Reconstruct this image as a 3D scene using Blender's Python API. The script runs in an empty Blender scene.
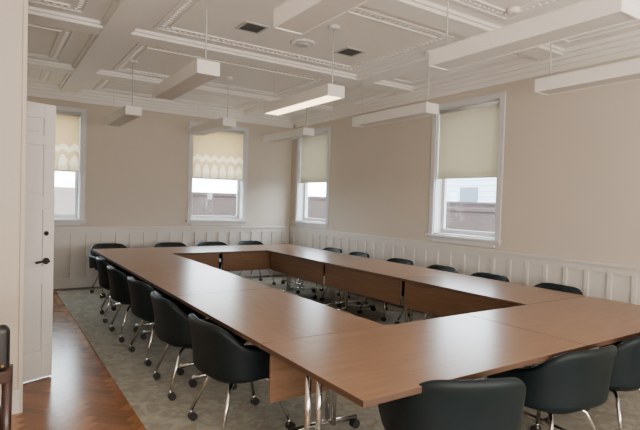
import bpy, bmesh, math, random
from mathutils import Vector, Matrix
random.seed(4)
scene = bpy.context.scene
COL = scene.collection
pi = math.pi

# ------------------------------------------------------------ materials
def newmat(name):
    m = bpy.data.materials.new(name); m.use_nodes = True
    nt = m.node_tree
    return m, nt, nt.nodes["Principled BSDF"]

def simple(name, col, rough=0.5, metal=0.0, var=0.06, scale=6.0, bump=0.0, bscale=60.0, spec=None, coat=0.0):
    m, nt, b = newmat(name)
    tc = nt.nodes.new("ShaderNodeTexCoord")
    n = nt.nodes.new("ShaderNodeTexNoise"); n.inputs["Scale"].default_value = scale
    n.inputs["Detail"].default_value = 4
    nt.links.new(tc.outputs["Object"], n.inputs["Vector"])
    r = nt.nodes.new("ShaderNodeValToRGB")
    r.color_ramp.elements[0].position = 0.3; r.color_ramp.elements[1].position = 0.7
    r.color_ramp.elements[0].color = tuple(c*(1-var) for c in col)+(1,)
    r.color_ramp.elements[1].color = tuple(min(1, c*(1+var)) for c in col)+(1,)
    nt.links.new(n.outputs["Fac"], r.inputs["Fac"])
    nt.links.new(r.outputs["Color"], b.inputs["Base Color"])
    b.inputs["Roughness"].default_value = rough
    b.inputs["Metallic"].default_value = metal
    if spec is not None: b.inputs["Specular IOR Level"].default_value = spec
    if coat: b.inputs["Coat Weight"].default_value = coat
    if bump:
        n2 = nt.nodes.new("ShaderNodeTexNoise"); n2.inputs["Scale"].default_value = bscale
        nt.links.new(tc.outputs["Object"], n2.inputs["Vector"])
        bp = nt.nodes.new("ShaderNodeBump"); bp.inputs["Strength"].default_value = bump
        bp.inputs["Distance"].default_value = 0.01
        nt.links.new(n2.outputs["Fac"], bp.inputs["Height"])
        nt.links.new(bp.outputs["Normal"], b.inputs["Normal"])
    return m

M_wall = simple("wall_paint", (0.55, 0.49, 0.415), 0.75, var=0.02, scale=1.2)
M_ceil = simple("ceiling_paint", (0.78, 0.75, 0.70), 0.8, var=0.02, scale=1.0)
M_trim = simple("trim_paint", (0.62, 0.59, 0.55), 0.4, var=0.02, scale=2)
M_door = simple("door_paint", (0.66, 0.64, 0.61), 0.35, var=0.02, scale=2)
M_fix = simple("fixture_enamel", (0.70, 0.67, 0.63), 0.45, var=0.02)
M_chair = simple("dark_teal_upholstery", (0.0032, 0.0085, 0.0105), 0.5, var=0.15, scale=8, bump=0.15, bscale=250, spec=0.28)
M_shell = simple("black_shell", (0.008, 0.012, 0.014), 0.45, var=0.1)
M_chrome = simple("chrome", (0.72, 0.71, 0.69), 0.18, metal=1.0, var=0.02)
M_black = simple("black_rubber", (0.015, 0.015, 0.016), 0.5)
M_edge = simple("dark_table_edge", (0.075, 0.038, 0.022), 0.5)
M_vent = simple("vent_grille_dark", (0.05, 0.05, 0.05), 0.6)
M_grey = simple("grey_plastic", (0.45, 0.44, 0.42), 0.5)
M_lensoff = simple("lens_unlit", (0.50, 0.47, 0.42), 0.5, var=0.02)
M_handle = simple("dark_bronze", (0.03, 0.025, 0.02), 0.35, metal=0.8)
M_brass = simple("brass", (0.40, 0.24, 0.09), 0.3, metal=1.0)
M_dwood = simple("dark_stained_wood", (0.035, 0.014, 0.009), 0.3, var=0.3, scale=10)
M_blackleather = simple("black_leather", (0.010, 0.009, 0.009), 0.4)
M_winframe = simple("window_paint", (0.60, 0.60, 0.60), 0.4, var=0.02)
M_asphalt = simple("asphalt", (0.12, 0.12, 0.12), 0.9)
M_pale = simple("pale_siding", (0.45, 0.52, 0.60), 0.8)
M_dglass = simple("dark_glazing", (0.06, 0.09, 0.12), 0.2)

def emis(name, col, s):
    m, nt, b = newmat(name)
    b.inputs["Base Color"].default_value = (0.8, 0.75, 0.6, 1)
    b.inputs["Emission Color"].default_value = col+(1,)
    b.inputs["Emission Strength"].default_value = s
    return m
M_lit = emis("lens_lit", (1.0, 0.76, 0.45), 6.0)

def wood_table(name="walnut_laminate", k=1.0):
    m, nt, b = newmat(name)
    tc = nt.nodes.new("ShaderNodeTexCoord")
    mp = nt.nodes.new("ShaderNodeMapping"); mp.inputs["Scale"].default_value = (0.8, 14, 14)
    n = nt.nodes.new("ShaderNodeTexNoise"); n.inputs["Scale"].default_value = 3; n.inputs["Detail"].default_value = 8
    n.inputs["Distortion"].default_value = 0.6
    oi = nt.nodes.new("ShaderNodeObjectInfo")
    ad = nt.nodes.new("ShaderNodeVectorMath"); ad.operation = 'ADD'
    nt.links.new(tc.outputs["Object"], ad.inputs[0]); nt.links.new(oi.outputs["Location"], ad.inputs[1])
    nt.links.new(ad.outputs[0], mp.inputs["Vector"]); nt.links.new(mp.outputs[0], n.inputs["Vector"])
    r = nt.nodes.new("ShaderNodeValToRGB")
    r.color_ramp.elements[0].position = 0.3; r.color_ramp.elements[1].position = 0.72
    r.color_ramp.elements[0].color = (0.205*k, 0.108*k, 0.060*k, 1)
    r.color_ramp.elements[1].color = (0.295*k, 0.165*k, 0.096*k, 1)
    nt.links.new(n.outputs["Fac"], r.inputs["Fac"]); nt.links.new(r.outputs[0], b.inputs["Base Color"])
    b.inputs["Roughness"].default_value = 0.28
    return m
M_table = wood_table()
M_panel = wood_table("walnut_panel", 0.62)

def parquet():
    m, nt, b = newmat("parquet")
    at = nt.nodes.new("ShaderNodeAttribute"); at.attribute_name = "Col"
    tc = nt.nodes.new("ShaderNodeTexCoord")
    n = nt.nodes.new("ShaderNodeTexNoise"); n.inputs["Scale"].default_value = 25; n.inputs["Detail"].default_value = 6
    nt.links.new(tc.outputs["Object"], n.inputs["Vector"])
    mr = nt.nodes.new("ShaderNodeMapRange"); mr.inputs["To Min"].default_value = 0.75; mr.inputs["To Max"].default_value = 1.25
    nt.links.new(n.outputs["Fac"], mr.inputs["Value"])
    vm = nt.nodes.new("ShaderNodeVectorMath"); vm.operation = 'SCALE'
    nt.links.new(at.outputs["Color"], vm.inputs[0]); nt.links.new(mr.outputs[0], vm.inputs["Scale"])
    nt.links.new(vm.outputs[0], b.inputs["Base Color"])
    b.inputs["Roughness"].default_value = 0.22
    return m
M_parq = parquet()
M_sub = simple("floor_wood_plain", (0.045, 0.02, 0.011), 0.4, var=0.2)

def carpet():
    m, nt, b = newmat("carpet")
    tc = nt.nodes.new("ShaderNodeTexCoord")
    n = nt.nodes.new("ShaderNodeTexNoise"); n.inputs["Scale"].default_value = 9; n.inputs["Detail"].default_value = 6
    n.inputs["Distortion"].default_value = 1.5
    nt.links.new(tc.outputs["Object"], n.inputs["Vector"])
    r = nt.nodes.new("ShaderNodeValToRGB")
    e = r.color_ramp.elements
    e[0].position = 0.36; e[0].color = (0.29, 0.272, 0.222, 1)
    e[1].position = 0.66; e[1].color = (0.42, 0.40, 0.335, 1)
    x = e.new(0.5); x.color = (0.345, 0.325, 0.268, 1)
    nt.links.new(n.outputs["Fac"], r.inputs["Fac"])
    nt.links.new(r.outputs[0], b.inputs["Base Color"])
    n2 = nt.nodes.new("ShaderNodeTexNoise"); n2.inputs["Scale"].default_value = 260
    nt.links.new(tc.outputs["Object"], n2.inputs["Vector"])
    bp = nt.nodes.new("ShaderNodeBump"); bp.inputs["Strength"].default_value = 0.6; bp.inputs["Distance"].default_value = 0.01
    nt.links.new(n2.outputs["Fac"], bp.inputs["Height"]); nt.links.new(bp.outputs[0], b.inputs["Normal"])
    b.inputs["Roughness"].default_value = 0.95
    b.inputs["Specular IOR Level"].default_value = 0.1
    return m
M_carpet = carpet()

def brick():
    m, nt, b = newmat("brick")
    tc = nt.nodes.new("ShaderNodeTexCoord")
    mp = nt.nodes.new("ShaderNodeMapping"); mp.inputs["Rotation"].default_value = (pi/2, 0, 0)
    br = nt.nodes.new("ShaderNodeTexBrick"); br.inputs["Scale"].default_value = 3
    br.inputs["Color1"].default_value = (0.065, 0.037, 0.030, 1); br.inputs["Color2"].default_value = (0.04, 0.026, 0.023, 1)
    br.inputs["Mortar"].default_value = (0.07, 0.058, 0.055, 1)
    nt.links.new(tc.outputs["Object"], mp.inputs[0]); nt.links.new(mp.outputs[0], br.inputs["Vector"])
    nt.links.new(br.outputs["Color"], b.inputs["Base Color"]); b.inputs["Roughness"].default_value = 0.9
    return m
M_brick = brick()

def fabric(name, c1, c2, tr, shadow_band=False):
    m, nt, b = newmat(name)
    out = nt.nodes["Material Output"]
    tc = nt.nodes.new("ShaderNodeTexCoord")
    mp = nt.nodes.new("ShaderNodeMapping"); mp.inputs["Scale"].default_value = (3, 3, 60)
    n = nt.nodes.new("ShaderNodeTexNoise"); n.inputs["Scale"].default_value = 2
    nt.links.new(tc.outputs["Object"], mp.inputs[0]); nt.links.new(mp.outputs[0], n.inputs["Vector"])
    r = nt.nodes.new("ShaderNodeValToRGB")
    r.color_ramp.elements[0].color = c1+(1,); r.color_ramp.elements[1].color = c2+(1,)
    nt.links.new(n.outputs["Fac"], r.inputs["Fac"])
    colout = r.outputs[0]
    if shadow_band:  # scalloped shadow falling from outside, painted into the fabric colour
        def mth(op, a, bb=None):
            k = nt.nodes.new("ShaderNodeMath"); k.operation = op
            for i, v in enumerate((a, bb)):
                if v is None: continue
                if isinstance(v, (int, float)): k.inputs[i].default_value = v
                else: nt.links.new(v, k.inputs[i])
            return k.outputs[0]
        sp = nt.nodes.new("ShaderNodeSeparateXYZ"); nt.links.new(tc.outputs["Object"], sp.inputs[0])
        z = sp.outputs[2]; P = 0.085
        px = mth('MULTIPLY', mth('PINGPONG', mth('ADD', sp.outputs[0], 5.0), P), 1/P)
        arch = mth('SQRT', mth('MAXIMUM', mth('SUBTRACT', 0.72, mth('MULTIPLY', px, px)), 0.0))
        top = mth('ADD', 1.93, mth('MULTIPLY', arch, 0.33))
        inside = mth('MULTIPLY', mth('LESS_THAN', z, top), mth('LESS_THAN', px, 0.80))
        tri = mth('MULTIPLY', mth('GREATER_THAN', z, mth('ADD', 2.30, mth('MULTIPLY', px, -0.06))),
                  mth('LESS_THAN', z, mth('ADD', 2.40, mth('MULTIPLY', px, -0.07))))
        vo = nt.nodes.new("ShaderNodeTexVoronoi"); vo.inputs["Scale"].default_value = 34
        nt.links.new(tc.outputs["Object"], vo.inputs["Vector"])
        light_fleck = mth('MULTIPLY', mth('LESS_THAN', vo.outputs["Distance"], 0.38), mth('LESS_THAN', z, 2.32))
        msk = mth('MINIMUM', mth('ADD', mth('ADD', mth('MULTIPLY', inside, 0.65), mth('MULTIPLY', tri, 0.6)), mth('MULTIPLY', light_fleck, 0.3)), 1.0)
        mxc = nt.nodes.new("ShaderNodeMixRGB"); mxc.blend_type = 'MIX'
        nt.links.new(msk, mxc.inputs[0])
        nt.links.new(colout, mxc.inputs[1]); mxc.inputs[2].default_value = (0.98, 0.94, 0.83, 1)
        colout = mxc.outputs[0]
    d = nt.nodes.new("ShaderNodeBsdfDiffuse"); t = nt.nodes.new("ShaderNodeBsdfTranslucent")
    mx = nt.nodes.new("ShaderNodeMixShader"); mx.inputs[0].default_value = tr
    nt.links.new(colout, d.inputs[0]); nt.links.new(colout, t.inputs[0])
    nt.links.new(d.outputs[0], mx.inputs[1]); nt.links.new(t.outputs[0], mx.inputs[2])
    nt.links.new(mx.outputs[0], out.inputs[0])
    return m
M_fabric_sunlit = fabric("shade_fabric_sunlit", (0.72, 0.60, 0.40), (0.78, 0.66, 0.46), 0.50, shadow_band=True)  # warmer tone paints the sun's glow into the blind colour
M_fabric = fabric("shade_fabric", (0.68, 0.64, 0.52), (0.73, 0.69, 0.57), 0.26)

def glass():
    m, nt, b = newmat("window_glass")
    out = nt.nodes["Material Output"]
    t = nt.nodes.new("ShaderNodeBsdfTransparent"); g = nt.nodes.new("ShaderNodeBsdfGlossy")
    g.inputs["Roughness"].default_value = 0.02
    t.inputs[0].default_value = (0.93, 0.96, 0.97, 1)
    mx = nt.nodes.new("ShaderNodeMixShader"); mx.inputs[0].default_value = 0.05
    nt.links.new(t.outputs[0], mx.inputs[1]); nt.links.new(g.outputs[0], mx.inputs[2])
    nt.links.new(mx.outputs[0], out.inputs[0])
    return m
M_glass = glass()

# ------------------------------------------------------------ mesh helpers
def bbox(bm, x0, x1, y0, y1, z0, z1, mi=0):
    vs = [bm.verts.new(p) for p in [(x0,y0,z0),(x1,y0,z0),(x1,y1,z0),(x0,y1,z0),(x0,y0,z1),(x1,y0,z1),(x1,y1,z1),(x0,y1,z1)]]
    for f in [(0,3,2,1),(4,5,6,7),(0,1,5,4),(1,2,6,5),(2,3,7,6),(3,0,4,7)]:
        fc = bm.faces.new([vs[i] for i in f]); fc.material_index = mi
    return vs

def bcyl(bm, p0, p1, r0, r1=None, seg=14, mi=0, smooth=True):
    r1 = r0 if r1 is None else r1
    p0 = Vector(p0); p1 = Vector(p1); d = (p1-p0).normalized()
    a = d.orthogonal().normalized(); b = d.cross(a)
    A = [bm.verts.new(p0+(a*math.cos(t)+b*math.sin(t))*r0) for t in [2*pi*i/seg for i in range(seg)]]
    B = [bm.verts.new(p1+(a*math.cos(t)+b*math.sin(t))*r1) for t in [2*pi*i/seg for i in range(seg)]]
    for i in range(seg):
        f = bm.faces.new([A[i], A[(i+1)%seg], B[(i+1)%seg], B[i]]); f.material_index = mi; f.smooth = smooth
    f = bm.faces.new(A[::-1]); f.material_index = mi
    f = bm.faces.new(B); f.material_index = mi

def btube(bm, pts, r, seg=10, mi=0):
    pts = [Vector(p) for p in pts]
    rings = []
    prev = None
    for i, p in enumerate(pts):
        if i == 0: d = pts[1]-p
        elif i == len(pts)-1: d = p-pts[i-1]
        else: d = (pts[i+1]-p).normalized()+(p-pts[i-1]).normalized()
        d.normalize()
        a = d.orthogonal().normalized() if prev is None else (prev-d*prev.dot(d)).normalized()
        prev = a; b = d.cross(a)
        rings.append([bm.verts.new(p+(a*math.cos(2*pi*k/seg)+b*math.sin(2*pi*k/seg))*r) for k in range(seg)])
    for A, B in zip(rings, rings[1:]):
        for k in range(seg):
            f = bm.faces.new([A[k], A[(k+1)%seg], B[(k+1)%seg], B[k]]); f.smooth = True; f.material_index = mi
    bm.faces.new(rings[0][::-1]).material_index = mi
    bm.faces.new(rings[-1]).material_index = mi

def mk(name, bm, mats, parent=None, loc=(0,0,0), rot=0.0, bevel=0.0, seg=2, label=None, cat=None, kind=None):
    bmesh.ops.recalc_face_normals(bm, faces=bm.faces)
    me = bpy.data.meshes.new(name); bm.to_mesh(me); bm.free()
    if not isinstance(mats, (list, tuple)): mats = [mats]
    for m in mats: me.materials.append(m)
    o = bpy.data.objects.new(name, me); COL.objects.link(o)
    o.location = loc; o.rotation_euler = (0, 0, rot)
    if parent: o.parent = parent
    if bevel:
        b = o.modifiers.new("bevel", 'BEVEL'); b.width = bevel; b.segments = seg; b.limit_method = 'ANGLE'
    if label: o["label"] = label
    if cat: o["category"] = cat
    if kind: o["kind"] = kind
    return o

def empty(name, loc, rot=0.0, label=None, cat=None, group=None, kind=None):
    e = bpy.data.objects.new(name, None); COL.objects.link(e)
    e.location = loc; e.rotation_euler = (0, 0, rot); e.empty_display_size = 0.1
    if label: e["label"] = label
    if cat: e["category"] = cat
    if group: e["group"] = group
    if kind: e["kind"] = kind
    return e

def copy_thing(root, loc, rot, label=None):
    def rec(o, par):
        c = o.copy(); COL.objects.link(c)
        if par: c.parent = par
        for ch in list(o.children): rec(ch, c)
        return c
    c = rec(root, None)
    c.location = loc; c.rotation_euler = (0, 0, rot)
    if label: c["label"] = label
    return c

# ------------------------------------------------------------ room
XR, YB, XL, YN = 5.30, 9.15, -0.40, -2.6
XLL = -3.0
ZC = 3.28
T = 0.25
WZ0, WZ1 = 1.14, 2.92
win_back = [(0.72, 0.53), (3.68, 0.53)]       # centre x, half width
win_right = [(4.52, 0.53), (8.32, 0.53)]      # centre y

def wall_cells(bm, a0, a1, holes, mk_box):
    hs = sorted(holes)
    cur = a0
    for (c, h) in hs:
        mk_box(cur, c-h, 0, ZC)
        mk_box(c-h, c+h, 0, WZ0)
        mk_box(c-h, c+h, WZ1, ZC)
        cur = c+h
    mk_box(cur, a1, 0, ZC)

bm = bmesh.new()
wall_cells(bm, XL-T, XR+T, win_back, lambda a,b,c,d: bbox(bm, a, b, YB, YB+T, c, d))
mk("wall_back", bm, M_wall, kind="structure")
bm = bmesh.new()
wall_cells(bm, YN, YB, win_right, lambda a,b,c,d: bbox(bm, XR, XR+T, a, b, c, d))
mk("wall_right", bm, M_wall, kind="structure")
bm = bmesh.new(); bbox(bm, XL-T, XL, 4.40, YB, 0, ZC)
mk("wall_left", bm, M_wall, kind="structure")
bm = bmesh.new(); bbox(bm, XLL, 0.185, 4.05, 4.32, 0, ZC)
mk("wall_partition", bm, M_wall, kind="structure", bevel=0.004)
bm = bmesh.new(); bbox(bm, XLL-T, XR+T, YN-T, YN, 0, ZC)
mk("wall_front", bm, M_wall, kind="structure")
bm = bmesh.new(); bbox(bm, XLL-T, XLL, YN, 4.32, 0, ZC)
mk("wall_side", bm, M_wall, kind="structure")
bm = bmesh.new(); bbox(bm, XLL-T, XR+T, YN-T, YB+T, ZC, ZC+0.2)
mk("ceiling", bm, M_ceil, kind="structure")

# floor : subfloor + herringbone blocks in one mesh
bm = bmesh.new()
bbox(bm, XLL-T, XR+T, YN-T, YB+T, -0.2, -0.001, 1)
cl = bm.loops.layers.float_color.new("Col")
W, n = 0.075, 4
R45 = Matrix.Rotation(pi/4, 2)
def plank(ox, oy, w, h):
    cx, cy = (ox+w/2)*W, (oy+h/2)*W
    c = R45 @ Vector((cx, cy))
    if not (-2.9 < c.x < 0.98 and -2.3 < c.y < 9.1): return
    if c.y > 4.1 and c.x < -0.3: return
    g = 0.0016
    ps = [(ox*W+g, oy*W+g), ((ox+w)*W-g, oy*W+g), ((ox+w)*W-g, (oy+h)*W-g), (ox*W+g, (oy+h)*W-g)]
    vs = []
    for p in ps:
        q = R45 @ Vector(p); vs.append(bm.verts.new((q.x, q.y, 0.0)))
    f = bm.faces.new(vs)
    k = random.uniform(0.7, 1.25)*(1.18 if w > h else 0.82)
    base = (0.29*k, 0.132*k*random.uniform(.92,1.05), 0.058*k)
    for l in f.loops: l[cl] = (*base, 1)
    f.material_index = 0
for y in range(-130, 150):
    for k in range(-20, 22):
        plank(y+2*n*k, y, n, 1)
        plank(y, y+1+2*n*k, 1, n)
o = mk("floor", bm, [M_parq, M_sub], kind="structure")

bm = bmesh.new(); bbox(bm, 0.88, 5.12, -1.2, 8.85, 0.0, 0.012)
mk("area_rug", bm, M_carpet, label="large grey-green mottled carpet under the conference tables", cat="carpet", bevel=0.004)

# ceiling beams
BD_ = 0.07
def prof_beam_y(bm, x0, x1, ya, yb, zb=ZC-BD_):
    bbox(bm, x0, x1, ya, yb, zb, ZC)
    bbox(bm, x0-0.03, x0, ya, yb, zb+0.035, ZC); bbox(bm, x1, x1+0.03, ya, yb, zb+0.035, ZC)
def prof_beam_x(bm, y0, y1, xa, xb, zb=ZC-BD_+0.01):
    bbox(bm, xa, xb, y0, y1, zb, ZC)
    bbox(bm, xa, xb, y0-0.03, y0, zb+0.03, ZC); bbox(bm, xa, xb, y1, y1+0.03, zb+0.03, ZC)
beams_x = [1.05, 4.25]
beams_y = [1.05, 3.25, 5.55, 7.60]
tn = 1
for x in beams_x:
    bm = bmesh.new(); prof_beam_y(bm, x-0.13, x+0.13, YN, YB)
    mk("trim_%d" % tn, bm, M_ceil, kind="structure"); tn += 1
for y in beams_y:
    bm = bmesh.new()
    for xa, xb in ((XLL if y < 4 else XL, 1.05-0.13), (1.05+0.13, 4.25-0.13), (4.25+0.13, XR)):
        prof_beam_x(bm, y-0.13, y+0.13, xa, xb)
    mk("trim_%d" % tn, bm, M_ceil, kind="structure"); tn += 1
# coffer inner mouldings with dentils
def ring(bm, x0, x1, y0, y1, w, z0, z1):
    bbox(bm, x0, x1, y0, y0+w, z0, z1); bbox(bm, x0, x1, y1-w, y1, z0, z1)
    bbox(bm, x0, x0+w, y0+w, y1-w, z0, z1); bbox(bm, x1-w, x1, y0+w, y1-w, z0, z1)
yy = [YN]+beams_y+[YB]
xx = [XL]+beams_x+[XR]
for j in range(len(yy)-1):
    for i in range(3):
        x0, x1, y0, y1 = xx[i]+0.32, xx[i+1]-0.32, yy[j]+0.30, yy[j+1]-0.30
        if x1-x0 < 0.3: continue
        bm = bmesh.new()
        ring(bm, x0, x1, y0, y1, 0.03, ZC-0.014, ZC)
        if i <= 1:
            ring(bm, x0+0.12, x1-0.12, y0+0.12, y1-0.12, 0.02, ZC-0.014, ZC)
            k = x0+0.05
            while k < x1-0.06:
                bbox(bm, k, k+0.03, y0+0.05, y0+0.085, ZC-0.012, ZC); bbox(bm, k, k+0.03, y1-0.085, y1-0.05, ZC-0.012, ZC); k += 0.06
            k = y0+0.12
            while k < y1-0.12:
                bbox(bm, x0+0.05, x0+0.085, k, k+0.03, ZC-0.012, ZC); bbox(bm, x1-0.085, x1-0.05, k, k+0.03, ZC-0.012, ZC); k += 0.06
        mk("trim_%d" % tn, bm, M_ceil, kind="structure"); tn += 1
# crown
bm = bmesh.new()
def crown_x(y, s, xa, xb):
    for d, z0 in ((0.04, ZC-0.20), (0.07, ZC-0.14), (0.11, ZC-0.09), (0.16, ZC-0.045)):
        a, b = sorted((y, y+s*d)); bbox(bm, xa, xb, a, b, z0, ZC)
def crown_y(x, s, ya, yb):
    for d, z0 in ((0.04, ZC-0.20), (0.07, ZC-0.14), (0.11, ZC-0.09), (0.16, ZC-0.045)):
        a, b = sorted((x, x+s*d)); bbox(bm, a, b, ya, yb, z0, ZC)
crown_x(YB, -1, XL, XR); crown_y(XR, -1, YN, YB-0.2); crown_y(XL, 1, 4.4, YB-0.2)
mk("trim_%d" % tn, bm, M_ceil, kind="structure"); tn += 1

# wainscot : panel + battens + rail
RZ = 1.02
bm = bmesh.new()
def wains_x(xa, xb):
    y = YB
    bbox(bm, xa, xb, y-0.012, y, 0.0, RZ)
    bbox(bm, xa, xb, y-0.055, y-0.012, RZ-0.035, RZ); bbox(bm, xa, xb, y-0.03, y-0.012, RZ-0.11, RZ-0.035)
    k = xa+0.1
    while k < xb-0.05:
        bbox(bm, k, k+0.04, y-0.036, y-0.012, 0.16, RZ-0.11); k += 0.235
def wains_y(ya, yb):
    x = XR
    bbox(bm, x-0.012, x, ya, yb, 0.0, RZ)
    bbox(bm, x-0.055, x-0.012, ya, yb, RZ-0.035, RZ); bbox(bm, x-0.03, x-0.012, ya, yb, RZ-0.11, RZ-0.035)
    k = yb-0.15
    while k > ya+0.05:
        bbox(bm, x-0.036, x-0.012, k-0.04, k, 0.16, RZ-0.11); k -= 0.235
wains_x(XL, XR-0.012)
mk("trim_%d" % tn, bm, M_trim, kind="structure"); tn += 1
bm = bmesh.new(); wains_y(YN, YB-0.055)
mk("trim_%d" % tn, bm, M_trim, kind="structure"); tn += 1
bm = bmesh.new(); bbox(bm, XL, XR-0.013, YB-0.035, YB-0.012, 0, 0.16); bbox(bm, XL, XR-0.013, YB-0.05, YB-0.035, 0, 0.02)
mk("baseboard_back", bm, M_trim, kind="structure", bevel=0.004)
bm = bmesh.new(); bbox(bm, XR-0.035, XR-0.012, YN, YB-0.06, 0, 0.16)
mk("baseboard_right", bm, M_trim, kind="structure", bevel=0.004)
bm = bmesh.new(); bbox(bm, XLL, 0.185, 4.03, 4.05, 0, 0.17)
mk("baseboard_partition", bm, M_trim, kind="structure", bevel=0.004)
bm = bmesh.new(); bbox(bm, 0.175, 0.205, 4.035, 4.34, 0, ZC)
mk("trim_%d" % tn, bm, M_wall, kind="structure", bevel=0.006); tn += 1

# windows (local: x along wall, +y outward, z up)
wn = 1
def window(loc, rot, warm, lab):
    global wn
    root = empty("window_%d" % wn, loc, rot, kind="structure"); wn += 1
    h = 0.53
    bm = bmesh.new()
    c = 0.075
    bbox(bm, -h-c, -h+0.005, -0.02, 0, WZ0-0.07, WZ1+0.06); bbox(bm, h-0.005, h+c, -0.02, 0, WZ0-0.07, WZ1+0.06)
    bbox(bm, -h, h, -0.02, 0, WZ1-0.005, WZ1+0.06)
    bbox(bm, -h-c-.02, h+c+.02, -0.06, 0.0, WZ0-0.035, WZ0)      # stool
    bbox(bm, -h, h, -0.02, 0, WZ0-0.1, WZ0-0.035)
    bbox(bm, -h, -h+0.015, 0, 0.24, WZ0, WZ1); bbox(bm, h-0.015, h, 0, 0.24, WZ0, WZ1)
    bbox(bm, -h, h, 0, 0.24, WZ1-0.015, WZ1); bbox(bm, -h, h, 0, 0.24, WZ0, WZ0+0.02)
    mk("casing", bm, M_winframe, root, bevel=0.004)
    def sash(y, z0, z1):
        bm = bmesh.new(); w = 0.05; a = h-0.015
        bbox(bm, -a, -a+w, y, y+0.035, z0, z1); bbox(bm, a-w, a, y, y+0.035, z0, z1)
        bbox(bm, -a+w, a-w, y, y+0.035, z0, z0+0.06); bbox(bm, -a+w, a-w, y, y+0.035, z1-0.045, z1)
        s = mk("sash", bm, M_winframe, root, bevel=0.003)
        bm = bmesh.new(); bbox(bm, -a+w, a-w, y+0.015, y+0.019, z0+0.06, z1-0.045)
        mk("glass", bm, M_glass, s)
    sash(0.14, WZ0+0.02, 2.05); sash(0.18, 2.0, WZ1-0.015)
    bl = empty("roller_blind", loc, rot, lab, "blind", "window roller blinds")
    bm = bmesh.new(); bbox(bm, -h+0.02, h-0.02, 0.035, 0.037, 1.95, WZ1-0.05)
    mk("shade_fabric", bm, M_fabric_sunlit if warm else M_fabric, bl)
    bm = bmesh.new(); bbox(bm, -h+0.02, h-0.02, 0.028, 0.044, 1.925, 1.95)
    mk("bottom_bar", bm, M_fabric, bl, bevel=0.004)
    bm = bmesh.new(); bcyl(bm, (-h+0.02, 0.04, WZ1-0.045), (h-0.02, 0.04, WZ1-0.045), 0.026)
    mk("roller_tube", bm, M_winframe, bl)
    bm = bmesh.new(); btube(bm, [(h-0.025, 0.012, WZ1-0.06), (h-0.024, 0.012, 1.5)], 0.003, 6)
    mk("pull_cord", bm, M_grey, bl)
    ld = bpy.data.lights.new("window_portal", 'AREA'); ld.shape = 'RECTANGLE'; ld.size = 1.04; ld.size_y = 1.75
    lo = bpy.data.objects.new("window_portal", ld); COL.objects.link(lo)
    lo.parent = root; lo.location = (0, 0.25, (WZ0+WZ1)/2); lo.rotation_euler = (-pi/2, 0, 0)
    try: ld.cycles.is_portal = True
    except Exception: pass
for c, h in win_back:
    window((c, YB, 0), 0, True, "cream roller blind with sunlight and scalloped shadow painted into the fabric")
for c, h in win_right:
    window((XR, c, 0), -pi/2, False, "beige translucent roller blind half lowered")

# door leaf
dh = Vector((-0.36, 4.42)); de = Vector((0.452, 4.74))
dl = (de-dh).length; da = math.atan2(de.y-dh.y, de.x-dh.x)
root = empty("door_1", (dh.x, dh.y, 0), da, kind="structure")
bm = bmesh.new()
DH = 2.29
bbox(bm, 0, dl, 0.020, 0.024, 0.012, DH)
def frame(x0, x1, z0, z1):
    bbox(bm, x0, x1, 0.0, 0.044, z0, z1)
st = 0.09
cols = [(0, st), (dl/2-0.04, dl/2+0.04), (dl-st, dl)]
for a, b in cols: frame(a, b, 0.012, DH)
rows = [(0.012, 0.24), (0.80, 0.95), (1.42, 1.53), (1.95, 2.03) , (DH-0.12, DH)]
for z0, z1 in rows:
    frame(st, dl/2-0.04, z0, z1); frame(dl/2+0.04, dl-st, z0, z1)
for (xa, xb) in ((st, dl/2-0.04), (dl/2+0.04, dl-st)):
    for (z0, z1) in ((0.24, 0.80), (0.95, 1.42), (1.53, 1.95), (2.03, DH-0.12)):
        bbox(bm, xa+0.03, xb-0.03, 0.008, 0.036, z0+0.03, z1-0.03)
mk("door_leaf", bm, M_door, root, bevel=0.002)
bm = bmesh.new()
bcyl(bm, (dl-0.065, -0.008, 0.99), (dl-0.065, 0.0, 0.99), 0.028)
bcyl(bm, (dl-0.065, -0.05, 0.99), (dl-0.065, -0.005, 0.99), 0.010)
btube(bm, [(dl-0.06, -0.05, 0.99), (dl-0.11, -0.055, 0.992), (dl-0.17, -0.05, 0.985)], 0.010)
mk("door_handle", bm, M_handle, root)
bm = bmesh.new(); bcyl(bm, (dl-0.065, -0.006, 1.22), (dl-0.065, 0.0, 1.22), 0.020)
mk("deadbolt", bm, M_handle, root)

# ceiling fittings
def vent(x, y, s):
    bm = bmesh.new(); ring(bm, -s, s, -s, s, 0.025, -0.012, 0)
    k = -s+0.03
    while k < s-0.03:
        bbox(bm, -s+0.025, s-0.025, k, k+0.008, -0.01, -0.003, 1); k += 0.028
    bbox(bm, -s+0.025, s-0.025, -s+0.025, s-0.025, -0.003, 0.0, 1)
    mk("ceiling_vent", bm, [M_grey, M_vent], loc=(x, y, ZC), label="square metal ceiling air vent grille", cat="vent")
vent(2.17, 4.60, 0.13); vent(3.41, 4.63, 0.13)
bm = bmesh.new(); bcyl(bm, (0,0,-0.02), (0,0,0), 0.12, 0.14, 28); bcyl(bm, (0,0,-0.035), (0,0,-0.02), 0.06, 0.075, 20, 1)
mk("ceiling_speaker", bm, [M_fix, M_grey], loc=(2.82, 4.70, ZC), label="round white ceiling speaker", cat="speaker")
bm = bmesh.new(); bcyl(bm, (0,0,-0.045), (0,0,0), 0.045, 0.06, 24)
mk("smoke_detector", bm, M_fix, loc=(3.78, 2.75, ZC), label="small round white smoke detector on ceiling", cat="smoke detector", bevel=0.008)

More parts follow.
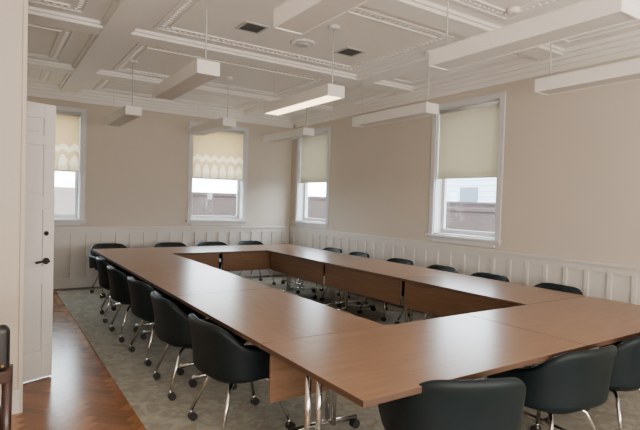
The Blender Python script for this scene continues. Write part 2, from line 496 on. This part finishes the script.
# light fixtures
def fixture(lit, far_cord):
    root = empty("pendant_light", (0,0,0), 0, "long white linear pendant light fixture, unlit" if not lit else
                 "long white linear pendant light with glowing warm underside", "light fixture", "suspended linear lights")
    L, w, h = 0.68, 0.10, 0.115
    bm = bmesh.new()
    bbox(bm, -w, w, -L, L, h-0.01, h)
    for s in (-1, 1):
        a, b = sorted((s*w, s*(w-0.008))); bbox(bm, a, b, -L, L, 0, h-0.01)
    mk("housing", bm, M_fix, root, bevel=0.003)
    for s in (-1, 1):
        bm = bmesh.new(); a, b = sorted((s*L, s*(L-0.012))); bbox(bm, -w+0.008, w-0.008, a, b, 0, h-0.01)
        mk("end_cap", bm, M_fix, root)
    bm = bmesh.new(); bbox(bm, -w+0.009, w-0.009, -L+0.013, L-0.013, 0.006, 0.014)
    mk("lens", bm, M_lit if lit else M_lensoff, root)
    s = 1 if far_cord else -1
    bm = bmesh.new(); bcyl(bm, (0, s*(L-0.08), h), (0, s*(L-0.08), ZC-2.58-0.03), 0.0065, seg=8)
    mk("power_cord", bm, M_grey, root)
    bm = bmesh.new(); bcyl(bm, (0, s*(L-0.08), ZC-2.58-0.03), (0, s*(L-0.08), ZC-2.58), 0.05, 0.062, 20)
    mk("ceiling_canopy", bm, M_fix, root)
    bm = bmesh.new(); bcyl(bm, (0, -s*(L-0.08), h), (0, -s*(L-0.08), ZC-2.58), 0.0015, seg=6)
    mk("suspension_wire", bm, M_grey, root)
    return root
FZ = 2.58
fx = [1.50, 2.80, 4.12]; fy = [2.00, 4.68, 7.28]
base_off = {}
for x in fx:
    for j, y in enumerate(fy):
        if x == fx[1] and j == 1:
            r = fixture(True, False); r.location = (x, y, FZ)
        else:
            fc = (j == 0)
            if fc not in base_off:
                base_off[fc] = fixture(False, fc); base_off[fc].location = (x, y, FZ)
            else: copy_thing(base_off[fc], (x, y, FZ), 0)

# ------------------------------------------------------------ tables
TZ = 0.74
def table(cx, cy, L, D, rot, panel_side, lab="walnut laminate conference table with chrome legs and modesty panel"):
    root = empty("conference_table", (cx, cy, 0), rot, lab, "table", "conference tables in a hollow rectangle")
    a, b = L/2-0.002, D/2-0.002
    bm = bmesh.new(); bbox(bm, -a, a, -b, b, TZ-0.030, TZ)
    bm.normal_update()
    for f in bm.faces:
        f.material_index = 0 if (f.normal.z) > .5 else 1
    mk("tabletop", bm, [M_table, M_edge], root, bevel=0.003)
    s = panel_side
    y0, y1 = sorted((s*(b-0.05), s*(b-0.07)))
    bm = bmesh.new(); bbox(bm, -a+0.03, a-0.03, y0, y1, TZ-0.32, TZ-0.031)
    mk("modesty_panel", bm, M_panel, root, bevel=0.002)
    yc = s*0.15
    for e in (-1, 1):
        x = e*(a-0.16)
        bm = bmesh.new()
        for dx in (-0.035, 0.035):
            bcyl(bm, (x+dx, yc, 0.09), (x+dx, yc, TZ-0.05), 0.016)
        bbox(bm, x-0.05, x+0.05, yc-0.16, yc+0.16, TZ-0.05, TZ-0.031)
        btube(bm, [(x, -b+0.1, 0.085), (x, -0.1, 0.10), (x, 0.1, 0.10), (x, b-0.1, 0.085)], 0.019)
        leg = mk("leg", bm, M_chrome, root)
        for q in (-1, 1):
            bm = bmesh.new(); yq = q*(b-0.11)
            bcyl(bm, (x, yq, 0.05), (x, yq, 0.09), 0.01)
            for dx in (-0.014, 0.014): bcyl(bm, (x+dx-0.009, yq, 0.042), (x+dx+0.009, yq, 0.042), 0.030, mi=1)
            mk("caster", bm, [M_chrome, M_black], leg)
    return root
X0, X1, Y0, Y1, BD = 1.28, 4.70, 1.57, 8.13, 0.93
hw = (X1-X0)/2
for i in range(2):
    table(X0+hw*(i+.5), Y0+BD/2, hw, BD, 0, 1)
    table(X0+hw*(i+.5), Y1-BD/2, hw, BD, 0, -1)
ll = (Y1-Y0-2*BD)/3
for i in range(3):
    yc = Y0+BD+ll*(i+.5)
    table(X0+BD/2, yc, ll, BD, pi/2, -1)
    table(X1-BD/2, yc, ll, BD, pi/2, 1)

# ------------------------------------------------------------ chair (faces +y)
def make_chair():
    root = empty("conference_chair", (0,0,0), 0, "dark teal upholstered conference chair with chrome caster legs", "chair", "chairs around the conference tables")
    plan = [(-0.285, 0.20), (-0.30, 0.12), (-0.31, 0.04)]
    N = 18
    for i in range(N+1):
        a = -pi/2+pi*i/N
        x = 0.315*math.copysign(abs(math.sin(a))**0.8, math.sin(a)); y = -0.27*abs(math.cos(a))**0.8
        plan.append((x, y))
    plan += [(0.31, 0.04), (0.30, 0.12), (0.285, 0.20)]
    def sm(t): t = max(0, min(1, t)); return t*t*(3-2*t)
    bm = bmesh.new(); V = 6; grid = []
    for idx, (x, y) in enumerate(plan):
        top = 0.625+0.155*sm((-y-0.06)/0.2)
        if y > 0.15: top -= 0.03
        bot = 0.42 + 0.05*sm((y+0.1)/0.3)
        col = []
        for v in range(V+1):
            z = bot+(top-bot)*v/V
            k = (z-0.42)/0.38
            back = sm((-y)/0.2)
            yy_ = y-0.055*k*back + 0.03*sm((-y-0.1)/0.17)*math.sin(min(1,k)*pi)*0.5
            xx_ = x*(1+0.07*k*(1-back*0.6))
            col.append(bm.verts.new((xx_, yy_, z)))
        grid.append(col)
    for A, B in zip(grid, grid[1:]):
        for v in range(V):
            f = bm.faces.new([A[v], B[v], B[v+1], A[v+1]]); f.smooth = True
    o = mk("backrest", bm, M_chair, root)
    s = o.modifiers.new("solid", 'SOLIDIFY'); s.thickness = 0.05; s.offset = 0
    s2 = o.modifiers.new("sub", 'SUBSURF'); s2.levels = 2; s2.render_levels = 2
    bm = bmesh.new(); rings = []
    prof = [(0.0, 0.385), (0.80, 0.385), (0.96, 0.40), (1.0, 0.43), (0.97, 0.465), (0.85, 0.485), (0.5, 0.50), (0.0, 0.503)]
    M = 32
    for (k, z) in prof[1:-1]:
        rg = []
        for i in range(M):
            a = 2*pi*i/M
            x = 0.265*k*math.copysign(abs(math.cos(a))**0.6, math.cos(a)); y = 0.02+0.27*k*math.copysign(abs(math.sin(a))**0.6, math.sin(a))
            rg.append(bm.verts.new((x, y, z)))
        rings.append(rg)
    for A, B in zip(rings, rings[1:]):
        for i in range(M):
            f = bm.faces.new([A[i], A[(i+1)%M], B[(i+1)%M], B[i]]); f.smooth = True
    c = bm.verts.new((0, 0.02, 0.385)); d = bm.verts.new((0, 0.02, 0.503))
    for i in range(M):
        bm.faces.new([c, rings[0][(i+1)%M], rings[0][i]])
        f = bm.faces.new([d, rings[-1][i], rings[-1][(i+1)%M]]); f.smooth = True
    mk("seat", bm, M_chair, root)
    bm = bmesh.new(); bcyl(bm, (0,0,0.33), (0,0,0.388), 0.09, 0.15, 20)
    mk("seat_hub", bm, M_shell, root)
    for sx in (-1, 1):
        for sy in (-1, 1):
            bm = bmesh.new()
            btube(bm, [(sx*0.05, sy*0.05, 0.362), (sx*0.13, sy*0.13, 0.352), (sx*0.155, sy*0.155, 0.33), (sx*0.245, sy*0.245, 0.085)], 0.0125)
            leg = mk("leg", bm, M_chrome, root)
            bm = bmesh.new()
            x, y = sx*0.245, sy*0.245
            bcyl(bm, (x, y, 0.05), (x, y, 0.09), 0.009)
            for dx in (-0.013, 0.013): bcyl(bm, (x+dx-0.009, y+0.012, 0.038), (x+dx+0.009, y+0.012, 0.038), 0.028, mi=1)
            bcyl(bm, (x-0.006, y+0.012, 0.045), (x+0.006, y+0.012, 0.045), 0.024)
            mk("caster", bm, [M_chrome, M_black], leg)
    return root
chair = make_chair()
CZ = 0.012-0.010
poses = []
R_E = -pi/2; R_W = pi/2; R_S = pi; R_N = 0
for y, dxx, dr in [(3.08, 0, .05), (3.96, -.02, -.04), (4.85, 0, .06), (5.72, -.03, 0), (6.62, 0, -.1)]:
    poses.append((1.43+dxx, y, R_E+dr, None))
for x, yv, dr in [(1.62, 8.26, .12), (2.58, 8.24, 0), (3.31, 8.24, -.05), (4.08, 8.24, .05)]:
    poses.append((x, yv, R_S+dr, None))
for y in (2.86, 3.68, 4.41, 5.18, 6.13, 6.84):
    poses.append((4.56, y, R_W+random.uniform(-.06, .06), None))
poses += [(1.95, 1.715, -0.42, None), (2.86, 1.74, -0.10, None), (3.56, 1.74, 0.0, None)]
for i, (x, y, r, lab) in enumerate(poses):
    if i == 0:
        chair.location = (x, y, CZ); chair.rotation_euler = (0, 0, r)
    else: copy_thing(chair, (x, y, CZ), r, lab)

# wooden armchair at the frame edge
root = empty("wooden_armchair", (-0.21, 2.95, 0), 0.1, "dark wood armchair with black leather and brass nailheads", "chair")
bm = bmesh.new(); bbox(bm, -0.26, 0.26, -0.22, 0.24, 0.42, 0.50); mk("seat", bm, M_blackleather, root, bevel=0.02, seg=3)
bm = bmesh.new(); bbox(bm, -0.27, 0.27, -0.285, -0.21, 0.72, 0.935); mk("backrest", bm, M_blackleather, root, bevel=0.03, seg=4)
bm = bmesh.new(); bbox(bm, -0.28, 0.28, -0.27, -0.225, 0.66, 0.72)
bbox(bm, -0.27, 0.27, -0.24, 0.25, 0.36, 0.42)
mk("frame", bm, M_dwood, root, bevel=0.008)
bm = bmesh.new()
for i in range(24):
    bcyl(bm, (-0.235+i*0.0205, -0.289, 0.752), (-0.235+i*0.0205, -0.284, 0.752), 0.006, 0.004, 8)
mk("nailheads", bm, M_brass, root, label="brass nailhead trim")
for sx in (-1, 1):
    bm = bmesh.new(); bcyl(bm, (sx*0.255, -0.245, 0), (sx*0.262, -0.247, 0.74), 0.017, 0.024); mk("leg", bm, M_dwood, root)
    bm = bmesh.new(); bcyl(bm, (sx*0.25, 0.22, 0), (sx*0.255, 0.22, 0.66), 0.016, 0.022); mk("leg", bm, M_dwood, root)
    bm = bmesh.new(); btube(bm, [(sx*0.265, -0.24, 0.70), (sx*0.275, 0.0, 0.69), (sx*0.265, 0.27, 0.67)], 0.022); mk("armrest", bm, M_dwood, root)

# ------------------------------------------------------------ exterior
bm = bmesh.new(); bbox(bm, -30, 50, -30, 50, -0.8, -0.6)
mk("street_ground", bm, M_asphalt, kind="structure")
bm = bmesh.new(); bbox(bm, -10, 26, -0.15, 0.15, 0, 2.25); bbox(bm, -10, 26, -0.2, 0.2, 2.25, 2.35)
mk("brick_wall", bm, M_brick, loc=(0, 15.5, -0.6), label="brown brick garden wall across the street", cat="wall")
bm = bmesh.new(); bbox(bm, -14, 18, -0.15, 0.15, 0, 2.0); bbox(bm, -14, 18, -0.2, 0.2, 2.0, 2.1)
mk("brick_wall", bm, M_brick, loc=(12.5, 2, -0.6), rot=-pi/2, label="brown brick wall outside the side windows", cat="wall")
def bld(loc, rot):
    root = empty("street_building", loc, rot, "pale blue-grey sided building across the street", "building")
    bm = bmesh.new(); bbox(bm, -16, 9, 0, 6, 0, 5)
    k = 0.3
    while k < 5: bbox(bm, -16, 9, -0.03, 0, k, k+0.05); k += 0.3
    mk("facade", bm, M_pale, root)
    for x in (-14.5, -12, -9.5, -7, -4, -1, 2, 5):
        bm = bmesh.new(); bbox(bm, x, x+1.2, -0.05, 0, 1.3, 3.2); mk("building_window", bm, M_dglass, root)
bld((22, 7, -0.6), -pi/2)

# ------------------------------------------------------------ light
w = bpy.data.worlds.new("World"); scene.world = w; w.use_nodes = True
bg = w.node_tree.nodes["Background"]; bg.inputs[0].default_value = (0.88, 0.94, 1.0, 1); bg.inputs[1].default_value = 21.0
def area(name, loc, rot, sx, sy, e, col):
    ld = bpy.data.lights.new(name, 'AREA'); ld.shape = 'RECTANGLE'; ld.size = sx; ld.size_y = sy; ld.energy = e; ld.color = col
    o = bpy.data.objects.new(name, ld); COL.objects.link(o); o.location = loc; o.rotation_euler = rot
    return o
area("rear_fill_light", (1.0, -2.0, 1.3), (math.radians(138), 0, 0), 6.0, 1.8, 540, (1.0, 0.92, 0.84))  # added fill light behind the camera; that wall has no window

# ------------------------------------------------------------ camera
cd = bpy.data.cameras.new("Camera"); cam = bpy.data.objects.new("Camera", cd); COL.objects.link(cam)
cd.sensor_width = 36; cd.lens = 498/640*36; cd.clip_start = 0.05
yaw = math.atan(330/498); pitch = math.radians(-1.5); roll = math.radians(1.7)
F0 = Vector((math.sin(yaw), math.cos(yaw), 0)); R0 = Vector((math.cos(yaw), -math.sin(yaw), 0)); U0 = Vector((0,0,1))
F = F0*math.cos(pitch)+U0*math.sin(pitch); U = U0*math.cos(pitch)-F0*math.sin(pitch)
Rc = R0*math.cos(roll)+U*math.sin(roll); Uc = U*math.cos(roll)-R0*math.sin(roll)
m = Matrix((Rc, Uc, -F)).transposed().to_4x4(); m.translation = Vector((0, 0, 1.55))
cam.matrix_world = m
scene.camera = cam
